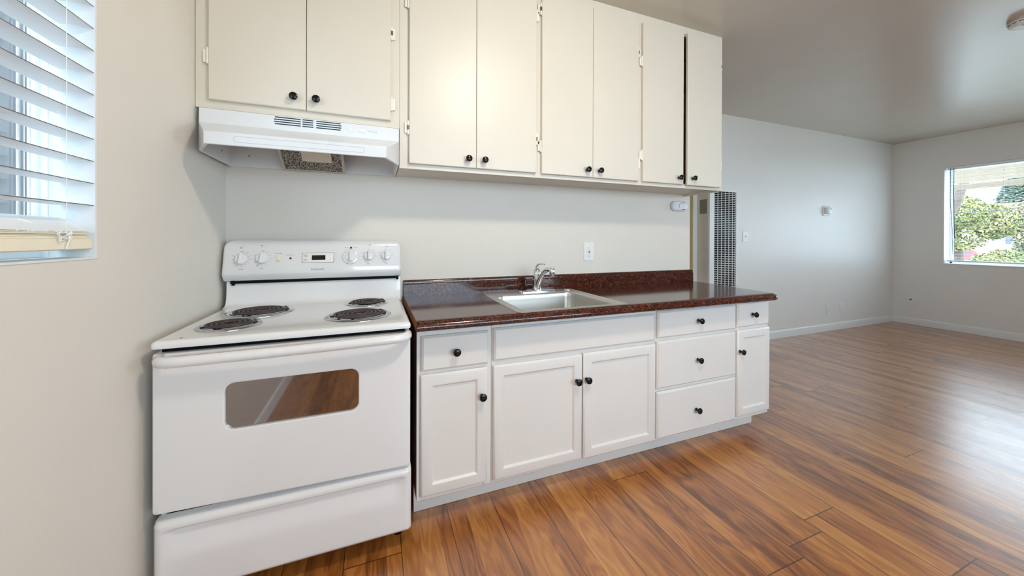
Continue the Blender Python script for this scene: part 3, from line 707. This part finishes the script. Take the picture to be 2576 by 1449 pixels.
def faucet():
    z0 = CT+.002; x, y = 1.652, -.140
    t = thing('kitchen_faucet', 'chrome single-lever faucet behind the sink basin', 'faucet', (x, y, z0))
    mb = MB(); mb.loft([[(p, q, z) for p, q in rrect(x-.125+i, x+.125-i, y-.028+i, y+.028-i, .027-i, 8)] for z, i in ((z0, 0), (z0+.006, 0), (z0+.010, .004), (z0+.012, .010))]); obj('deck_plate', mb, 'chrome', t)
    mb = MB().lathe([(.030, .008), (.029, .02), (.026, .026), (.0255, .07), (.0275, .074), (.0275, .078), (.026, .08), (.026, .105), (.0245, .122), (.020, .138), (.012, .148), (.001, .152)], Matrix.Translation((x, y, z0)), 24); obj('faucet_body', mb, 'chrome', t)
    P = [(x, y+.012, z0+.12), (x, y+.010, z0+.145), (x, y-.002, z0+.163), (x, y-.026, z0+.175), (x, y-.055, z0+.180), (x+.002, y-.085, z0+.180), (x+.003, y-.10, z0+.1785)]
    obj('lever_handle', MB().tube(P, [.012, .0105, .009, .0075, .0065, .006, .0045], 12, .8), 'chrome', t)
    P = [(x, y-.012, z0+.030), (x+.001, y-.030, z0+.062), (x+.004, y-.055, z0+.100), (x+.008, y-.085, z0+.132), (x+.012, y-.115, z0+.148), (x+.015, y-.145, z0+.150), (x+.017, y-.165, z0+.147)]
    obj('spout', MB().tube(P, [.018, .018, .0168, .0155, .0148, .0145, .014], 14), 'chrome', t)
    obj('aerator', MB().lathe([(.011, .112), (.0145, .113), (.0145, .120), (.0155, .122), (.0165, .136), (.016, .156), (.012, .163), (.001, .164)], Matrix.Translation((x+.0185, y-.172, z0)), 20), 'chrome', t)
faucet()

# ------------------------------------------------------------------ things on the walls and ceiling
def plate(mb, x0, x1, z0, z1, yw, th=.005): mb.loft([[(p, y, q) for p, q in rrect(x0+i, x1-i, z0+i, z1-i, .003, 3)] for y, i in ((yw, 0), (yw-th*.5, 0), (yw-th, .0025))])
def gfci():
    t = thing('gfci_outlet', 'white outlet with red reset button on the wall above the countertop', 'outlet', (2.126, 0, 1.152))
    mb = MB(); plate(mb, 2.084, 2.168, 1.087, 1.2175, -.0005); obj('cover_plate', mb, 'plastic', t)
    mb = MB(); mb.loft([[(p, y, q) for p, q in rrect(2.1085+i, 2.1435-i, 1.1145+i, 1.190-i, .002, 3)] for y, i in ((-.004, 0), (-.0075, 0), (-.0085, .001))]); obj('receptacle', mb, 'plastic', t)
    for zc in (1.180, 1.130):
        mb = MB(); mb.box(2.1185, 2.1205, -.0088, -.008, zc-.005, zc+.005); mb.box(2.1315, 2.1335, -.0088, -.008, zc-.005, zc+.005); mb.lathe([(.0022, 0), (.0022, .0006)], at(2.126, -.0083, zc-.0115), 8)
        obj('slots', mb, 'ink', t)
    tag(obj('reset_button', MB().box(2.1195, 2.1325, -.0100, -.008, 1.154, 1.160), 'redbutton', t), 'red button'); tag(obj('test_button', MB().box(2.1195, 2.1325, -.0100, -.008, 1.1455, 1.1505), 'inkdark', t), 'black button')
gfci()
def co_alarm():
    t = thing('carbon_monoxide_alarm', 'oval white alarm on the kitchen wall under the end cabinet', 'alarm', (2.962, 0, 1.508))
    mb = MB(); L = lambda i, y, r=.036: [(p, y, q) for p, q in rrect(2.881+i, 3.043-i, 1.468+i, 1.548-i, r-i*.5, 8)]
    mb.loft([L(.003, -.0005), L(0, -.004), L(0, -.020), L(.004, -.028), L(.010, -.031), L(.016, -.0325, .03)]); obj('case', mb, 'white_dev', t, ang=50)
    mb = MB(); f = at(2.962, -.0326, 1.508)
    for k in range(3): 
        for j in range(3):
            a = math.radians(95+k*48+j*11); mb.box(-.0035, .0035, -.0011, .0011, 0, .0005, f @ Matrix.Rotation(a+PI/2, 4, 'Z') @ Matrix.Translation((0, -.019, 0)))
    obj('sound_marks', mb, 'inkdark', t)
    obj('indicator_dot', MB().lathe([(.0025, 0), (.0025, .0006)], f @ Matrix.Translation((.018, .0, 0)), 10), 'inkdark', t)
    obj('model_lettering', MB().box(.010, .044, -.0285, -.0245, 0, .0006, f), 'inkdark', t); mb = MB()
    0 and mb.box(.010, .044, -.0285, -.0245, 0, .0006, f); mb.box(.016, .024, .022, .028, 0, .0006, f); mb.box(.026, .040, .0235, .0265, 0, .0006, f)
    obj('maker_lettering', mb, 'inkdark', t)
    obj('test_button', MB().lathe([(.011, 0), (.011, .001), (.009, .0018), (.001, .002)], f, 20), 'plastic', t)
co_alarm()
def heater():
    t = thing('wall_heater', 'tall beige wall heater with a slotted white front grille beside the light switch', 'heater', (4.28, YL, 0))
    mb = MB(); mb.box(4.07, 4.50, .655, YL-.001, .06, 1.795); obj('cabinet', mb, 'heater', t, .004)
    mb = MB(); mb.box(4.068, 4.136, .628, .655, .06, 1.80); mb.box(4.474, 4.502, .628, .655, .06, 1.80); mb.box(4.136, 4.474, .628, .655, 1.772, 1.80); mb.box(4.136, 4.474, .628, .655, .06, .10)
    obj('front_frame', mb, 'heater_w', t, .002)
    obj('grille_backing', MB().box(4.136, 4.474, .650, .6545, .10, 1.772), 'dark', t)
    mb = MB(); nz = 84
    for k in range(nz+1):
        z = .10 + (1.772-.10)*k/nz; mb.box(4.136, 4.474, .630, .6335, z-.0022, z+.0022)
    for k in range(7):
        x = 4.136 + (.338)*k/6; mb.box(x-.0024, x+.0024, .6290, .634, .10, 1.772)
    obj('grille', mb, 'heater_w', t)
    mb = MB()
    for k in range(22): mb.box(4.0685, 4.0702, .668, .752, 1.530+k*.0068, 1.5335+k*.0068)
    mb.box(4.0692, 4.0701, .664, .756, 1.525, 1.682); obj('side_louvre', mb, 'louvre', t)
heater()
def light_switch():
    t = thing('light_switch', 'white toggle light switch on the living room wall right of the heater', 'light switch', (4.846, YL, 1.275))
    mb = MB(); plate(mb, 4.800, 4.894, 1.212, 1.338, YL-.0005, .006); obj('cover_plate', mb, 'white_dev', t)
    mb = MB(); mb.box(4.838, 4.856, YL-.009, YL-.006, 1.255, 1.297); obj('toggle_surround', mb, 'white_dev', t, .001)
    mb = MB(); mb.box(-.005, .005, -.005, .005, 0, .018, at(4.847, YL-.006, 1.276) @ Matrix.Rotation(-.45, 4, 'X')); obj('toggle', mb, 'plastic', t, .001)
light_switch()
def thermostat():
    t = thing('thermostat', 'small grey thermostat on the living room wall', 'thermostat', (6.425, YL, 1.634))
    mb = MB(); mb.loft([[(p, y, q) for p, q in rrect(6.345+i, 6.505-i, 1.565+i, 1.705-i, .02, 5)] for y, i in ((YL-.0005, 0), (YL-.006, 0), (YL-.009, .004))]); obj('wall_plate', mb, 'white_dev', t)
    mb = MB(); mb.box(6.375, 6.480, YL-.042, YL-.009, 1.590, 1.680); b = obj('case', mb, 'white_dev', t, .006)
    mb = MB(); mb.box(6.384, 6.425, YL-.0435, YL-.041, 1.596, 1.674); obj('front_cover', mb, 'grey_dev', b, .001)
    mb = MB(); mb.box(6.440, 6.465, YL-.0435, YL-.041, 1.655, 1.668); obj('display', mb, 'inkdark', b)
thermostat()
def low_outlet(x, z, label, name, style):
    t = thing(name, label, 'outlet', (x, YL, z), 'low wall plates on the living room wall')
    mb = MB(); plate(mb, x-.042, x+.042, z-.062, z+.062, YL-.0005, .006); p = obj('cover_plate', mb, 'white_dev', t)
    if style:
        for zc in (z+.022, z-.022):
            mb = MB(); mb.loft([[(q, y, s) for q, s in rrect(x-.017, x+.017, zc-.014, zc+.014, .008, 4)] for y in (YL-.005, YL-.0085)]); r = obj('socket', mb, 'plastic', t)
            mb = MB(); mb.box(x-.007, x-.005, YL-.0092, YL-.008, zc-.004, zc+.006); mb.box(x+.005, x+.007, YL-.0092, YL-.008, zc-.004, zc+.006); obj('slots', mb, 'ink', r)
        obj('centre_screw', MB().lathe([(.003, 0), (.002, .0015)], at(x, YL-.006, z), 8), 'ink', t)
    else:
        mb = MB(); mb.box(x-.012, x+.012, YL-.0095, YL-.006, z-.016, z+.016); obj('jack', mb, 'plastic', t, .001)
        obj('jack_opening', MB().box(x-.006, x+.006, YL-.0100, YL-.009, z-.006, z+.005), 'grey_dev', t)
low_outlet(6.475, .282, 'white power outlet low on the living room wall, the one further from the corner', 'power_outlet', True)
low_outlet(6.79, .287, 'white jack plate low on the living room wall, the one nearer the corner', 'phone_jack', False)
def coax():
    t = thing('cable_wall_plate', 'white wall plate with a metal cable connector below the far window wall corner', 'wall plate', (XR, .575, .362))
    mb = MB(); mb.box(XR-.006, XR-.0005, .533, .617, .300, .424); obj('cover_plate', mb, 'white_dev', t, .002)
    R = Matrix.Translation((XR-.005, .59, .365)) @ Matrix.Rotation(-PI/2, 4, 'Y')
    obj('connector', MB().lathe([(.011, 0), (.011, .008), (.007, .009), (.007, .03), (.003, .032)], R, 10), 'ink', t)
coax()
def smoke_detector():
    x, y = 4.68, -1.215
    t = thing('smoke_detector', 'round white smoke detector on the ceiling', 'smoke detector', (x, y, ZC))
    T = Matrix.Translation((x, y, ZC)) @ Matrix.Rotation(PI, 4, 'X')
    obj('base_ring', MB().lathe([(.074, .0005), (.076, .002), (.074, .012), (.068, .013)], T, 40), 'detector_brown', t)
    obj('cover', MB().lathe([(.066, .013), (.074, .014), (.077, .017), (.076, .020), (.070, .022), (.069, .034), (.071, .036), (.066, .043), (.05, .047), (.03, .0475), (.001, .048)], T, 40), 'white_dev', t)
    mb = MB()
    for k in range(14): mb.box(.0695, .0712, -.011, .011, .0265, .0295, T @ Matrix.Rotation(2*PI*k/14, 4, 'Z'))
    obj('vent_slots', mb, 'dark', t)
    mb = MB(); mb.lathe([(.012, .0475), (.012, .049), (.001, .0495)], T @ Matrix.Translation((-.025, 0, 0)), 16); obj('test_button', mb, 'grey_dev', t)
smoke_detector()
def ceiling_lamp():
    x, y = 1.5, -1.8
    t = thing('ceiling_lamp', 'round flush ceiling lamp with a warm glass dome above the kitchen floor', 'ceiling lamp', (x, y, ZC))
    T = Matrix.Translation((x, y, ZC)) @ Matrix.Rotation(PI, 4, 'X')
    obj('base_ring', MB().lathe([(.14, .0005), (.14, .02), (.13, .025)], T, 32), 'trim', t)
    obj('glass_dome', MB().lathe([(.12, .025), (.118, .05), (.10, .085), (.065, .108), (.001, .118)], T, 32), 'lamp', t)
ceiling_lamp()

# ------------------------------------------------------------------ blinds
def left_blind():
    t = thing('window_blind', 'white slatted blind with its lower slats stacked in the kitchen window', 'blind', (-.05, -1.44, 1.2115))
    mb = MB(); ya, yb = -1.985, -.8915
    z = 1.3285; xs0, xs1 = -.069, -.002
    while z < 2.16:
        n = 5; top = []; 
        ring = []
        for k in range(n+1):
            s = k/n; x = xs1 + (xs0-xs1)*s; ring.append((x, z + .004*math.sin(PI*s)))
        ring += [(x, q-.0022) for x, q in ring[::-1]]
        mb.loft([[(x, y, q) for x, q in ring] for y in (ya, yb)])
        z += .0588
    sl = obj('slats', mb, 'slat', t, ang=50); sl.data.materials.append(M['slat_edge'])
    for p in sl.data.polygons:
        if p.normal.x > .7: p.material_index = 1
    obj('headrail', MB().box(-.09, -.02, ya, yb, 2.19, 2.243), 'slat', t, .002)
    mb = MB(); mb.box(-.074, -.004, ya+.005, -.892, 1.2115, 1.2405); tag(obj('bottom_rail', mb, 'slat_cream', t, .003), 'thick cream bottom rail')
    mb = MB()
    for k in range(5): mb.box(-.074+.001*(k % 2), -.007-.002*(k % 3), ya+.006, -.903-.002*(k % 2), 1.2408+k*.0034, 1.2438+k*.0034)
    tag(obj('stacked_slats', mb, 'slat_cream', t, .0005), 'cream slats lying stacked on the bottom rail')
    mb = MB(); mb.loft([[(-.006, y, 1.2585), (-.006, y, 1.2608), (-.064, y, 1.2945), (-.064, y, 1.2922)] for y in (ya+.006, -.897)]); obj('tilted_slat', mb, 'slat', t)
    for y in (-.985, -1.9):
        for x in (.0005, -.0715): obj('ladder_cord', MB().tube([(x, y, 1.24), (x, y, 1.6), (x, y, 2.2)], .0008, 6), 'cord', t)
    mb = MB(); y = -.992
    for q in range(2):
        mb.tube([(.0018+.0015*q+.0012*math.sin(k*.7), y + .020*math.sin(k*.31+q*2.0) + .005*math.sin(k*.9), 1.247 + .010*math.cos(k*.23+q) + .004*math.sin(k*.61)) for k in range(46)], .0010, 6)
    mb.tube([(.002, y+.008+.004*math.sin(k*.5), 1.250-.0035*k) for k in range(11)], .0013, 6)
    mb.tube([(-.045+.0055*k, y-.050+.006*k, 1.284-.0042*k+.002*math.sin(k)) for k in range(9)], .0009, 6)
    obj('knotted_cord', mb, 'cord', t)
left_blind()
def right_blind():
    t = thing('window_blind', 'white mini blind hanging open in the living room window', 'blind', (XR+.06, -1.06, .96))
    mb = MB(); ya, yb = -3.685, .256; z = 1.0
    while z < 2.2:
        mb.box(XR+.045, XR+.073, ya, yb, z-.0012, z+.0012); z += .0475
    obj('slats', mb, 'slat', t)
    obj('headrail', MB().box(XR+.04, XR+.08, ya, yb, 2.215, 2.255), 'slat', t, .002)
    obj('bottom_rail', MB().box(XR+.044, XR+.074, ya, yb, .945, .965), 'slat', t, .002)
    for y in (.20, -.22, -1.06, -2.1, -3.2):
        for x in (XR+.044, XR+.074): obj('ladder_cord', MB().tube([(x, y, .95), (x, y, 2.22)], .0009, 5), 'cord', t)
    tag(obj('tilt_wand', MB().tube([(XR+.03, .19, 2.235), (XR+.028, .19, 1.9), (XR+.028, .187, 1.55), (XR+.03, .18, 1.26)], [.003, .0045, .005, .0045], 8), 'wand', t), 'dark tilt wand')
    tag(obj('pull_cord', MB().tube([(XR+.035, .222, 2.235), (XR+.034, .224, 1.8), (XR+.035, .205, 1.4), (XR+.034, .196, 1.05)], .0025, 6), 'wand', t), 'dark pull cord')
right_blind()

# ------------------------------------------------------------------ outdoors, seen through the windows
mb = MB(); mb.box(XR+.21, 60, -30, 40, -2.7, -2.6); mb.box(-20, -.14, -30, 40, -2.7, -2.6); mb.box(44, 60, -30, 40, -2.6, -.9); struct('ground', mb, 'ground')
def fence():
    t = thing('board_fence', 'weathered grey and brown board fence close outside the kitchen window', 'fence', (-.72, .2, -2.6))
    mb = MB(); y = -1.95
    while y < .95:
        wd = .0417*random.choice((1, 2, 2, 3))
        mb.box(-.74+random.uniform(-.01, .01), -.72, y, y+wd-.006, -2.6, 2.7); y += wd
    obj('boards', mb, 'boards', t)
    tag(obj('post', MB().box(-.75, -.695, .045, .118, -2.6, 2.75), 'post_brown', t), 'dark brown post')
    obj('rail', MB().box(-.78, -.741, -1.95, .95, 1.0, 1.09), 'bark', t)
fence()
def open_eave():  # roof eave reshaped into spaced laths so sky light reaches the floor
    t = thing('open_eave', 'pale timber eave opened into laths to let sky light through, outside the living room window', 'open_eave', (10.4, -1, -2.6))
    obj('beam', MB().box(12.45, 12.57, -6, 5, 2.337, 2.45), 'soffit', t, .01)
    for k in range(11): obj('lath', MB().box(8.42+k*.385, 8.445+k*.385, -6, 5, 2.45, 2.505), 'soffit', t)
    for y in (-5.5, -2.2): obj('post', MB().box(12.46, 12.56, y, y+.1, -2.6, 2.337), 'soffit', t)
    for y in (-5.5, -2.2): obj('rafter', MB().box(8.31, 12.57, y, y+.06, 2.505, 2.62), 'soffit', t)
open_eave()
tag(obj('tree_trunk', MB().tube([(13.2, 1.62, 3.4), (13.2, 1.66, 2.55), (13.2, 1.80, 2.05), (13.2, 2.02, 1.6), (13.2, 2.1, .6), (13.2, 2.1, -2.6)], [.08, .085, .10, .12, .15, .18], 12), 'bark'), 'grey leaning tree trunk just outside the living room window', 'tree trunk')
mb = MB().tube([(9.4, .80, 1.78), (9.4, .66, 1.69), (9.4, .5, 1.675), (9.4, .3, 1.685), (9.4, .1, 1.695), (9.4, -.1, 1.735), (9.4, -.3, 1.79), (9.4, -1.2, 1.74), (9.4, -2.4, 1.9)], .005, 6)
for k in range(10): mb.lathe([(.001, -.02), (.012, -.012), (.012, .012), (.001, .02)], Matrix.Translation((9.4, .72-k*.16, 1.675+.012*abs(k-3)*.8)), 8)
tag(obj('string_lights', mb, 'wand'), 'dark drooping cable of small lights outside the living room window', 'string lights')

def leaves(cx, cy, cz, rx, ry, rz, n, size, seed, lumps=10):
    rnd = random.Random(seed); mb = MB(); B = [(0, 0, 0, 1)]
    for k in range(lumps):
        a, b = rnd.uniform(0, 2*PI), rnd.uniform(-.7, 1); B.append((.62*math.cos(a)*math.cos(b), .62*math.sin(a)*math.cos(b), .62*math.sin(b), rnd.uniform(.35, .55)))
    for k in range(n):
        bx, by, bz, br = rnd.choice(B); d = Vector((rnd.gauss(0, 1), rnd.gauss(0, 1), rnd.gauss(0, 1))).normalized()*br*rnd.uniform(.75, 1)
        if br == 1: d *= .75
        p = Vector((cx+(bx+d.x)*rx, cy+(by+d.y)*ry, cz+(bz+d.z)*rz)); nrm = (d + Vector((rnd.gauss(0, .5), rnd.gauss(0, .5), rnd.gauss(0, .5)))).normalized()
        u = nrm.orthogonal().normalized(); v = nrm.cross(u); s = size*rnd.uniform(.6, 1.3)
        mb.bm.faces.new([mb.bm.verts.new(p + u*s*a + v*s*.7*b + nrm*s*.2*(abs(a)-abs(b))) for a, b in ((-1, 0), (-.2, -1), (1, 0), (.1, 1))])
    return mb
def tree(name, label, loc, r, mat, n, size, seed):
    t = thing(name, label, 'tree', (loc[0], loc[1], -2.6), 'trees outside the living room window')
    obj('crown', leaves(loc[0], loc[1], loc[2], *r, n, size, seed), mat, t, smooth=False)
    obj('trunk', MB().tube([(loc[0], loc[1], -2.6), (loc[0]+.05, loc[1], (loc[2]-2.6)/2), (loc[0], loc[1]+.05, loc[2])], [.16, .13, .08], 8), 'bark', t)
tree('broadleaf_tree', 'big yellow-green tree at the left of the living room window view', (17.5, 3.05, 1.72), (1.2, 1.0, 1.1), 'leaf_yellow', 34000, .042, 3)
tree('broadleaf_tree', 'orange-tinted tree at the right edge of the living room window view', (21.0, 2.1, 1.25), (1.2, 1.2, 1.35), 'leaf_orange', 30000, .042, 5)
tree('broadleaf_tree', 'low green tree below the autumn trees outside', (17.0, 1.0, .3), (1.1, 1.0, .8), 'leaf_green', 16000, .042, 9)
tree('broadleaf_tree', 'small yellow-green bushy tree low in front of the bigger trees outside', (14.6, 1.40, .45), (.6, .62, .55), 'leaf_yellow', 12000, .036, 12)
def conifer():
    x, y = 36, 6.4
    t = thing('conifer_tree', 'dark green conifer rising behind the pale building', 'tree', (x, y, -2.6), 'trees outside the living room window')
    mb = MB(); rnd = random.Random(4)
    for lay in range(20):
        z = 2.2 + lay*.19; r = 1.8*(1-lay/22)
        for k in range(900):
            a = rnd.uniform(0, 2*PI); q = r*math.sqrt(rnd.uniform(.15, 1)); p = Vector((x+q*math.cos(a), y+q*math.sin(a), z-.25*q+rnd.uniform(-.12, .12))); s = .11
            u = Vector((math.cos(a), math.sin(a), -.3)); v = Vector((-math.sin(a), math.cos(a), rnd.uniform(-.3, .3)))
            mb.bm.faces.new([mb.bm.verts.new(p + u*s*i + v*s*.45*j) for i, j in ((-1, 0), (0, -1), (1, 0), (0, 1))])
    obj('crown', mb, 'leaf_conifer', t, smooth=False)
    obj('trunk', MB().tube([(x, y, -2.6), (x, y, 2), (x, y, 5.4)], [.25, .18, .04], 8), 'bark', t)
conifer()
def building():
    t = thing('neighbour_building', 'pale flat-roofed building behind the trees outside', 'building', (27, 3.6, -2.6))
    obj('wall', MB().box(26, 29, 1.5, 4.6, -2.6, 2.55), 'roofgrey', t)
    obj('roof', MB().box(25.8, 29.2, 1.3, 4.8, 2.55, 2.85), 'soffit', t)
    for y in (1.8, 2.9, 3.9): obj('window', MB().box(25.96, 26.02, y, y+.5, 1.1, 2.0), 'carglass', t)
building()
def red_car():
    cx, cy, z0 = 52.0, 13.5, -.9
    t = thing('parked_car', 'red car parked on the far street below the yellow-green trees outside', 'car', (cx, cy, z0))
    prof = [(-1.9, .35), (-1.9, .75), (-1.2, .88), (-.7, 1.35), (.7, 1.38), (1.25, .92), (1.9, .8), (1.9, .35)]
    mb = MB(); mb.loft([[(cx+s, cy+a, z0+b) for a, b in prof] for s in (-.8, .8)]); obj('body', mb, 'carred', t, .08)
    mb = MB(); mb.box(cx-.82, cx-.79, cy-.6, cy+.6, z0+.95, z0+1.25); obj('side_window', mb, 'carglass', t)
    for a in (-1.2, 1.2):
        for s in (-.72, .72): obj('wheel', MB().lathe([(.3, -.1), (.32, -.08), (.32, .08), (.3, .1)], Matrix.Translation((cx+s, cy+a, z0+.32)) @ Matrix.Rotation(PI/2, 4, 'Y'), 16), 'tyre', t)
red_car()
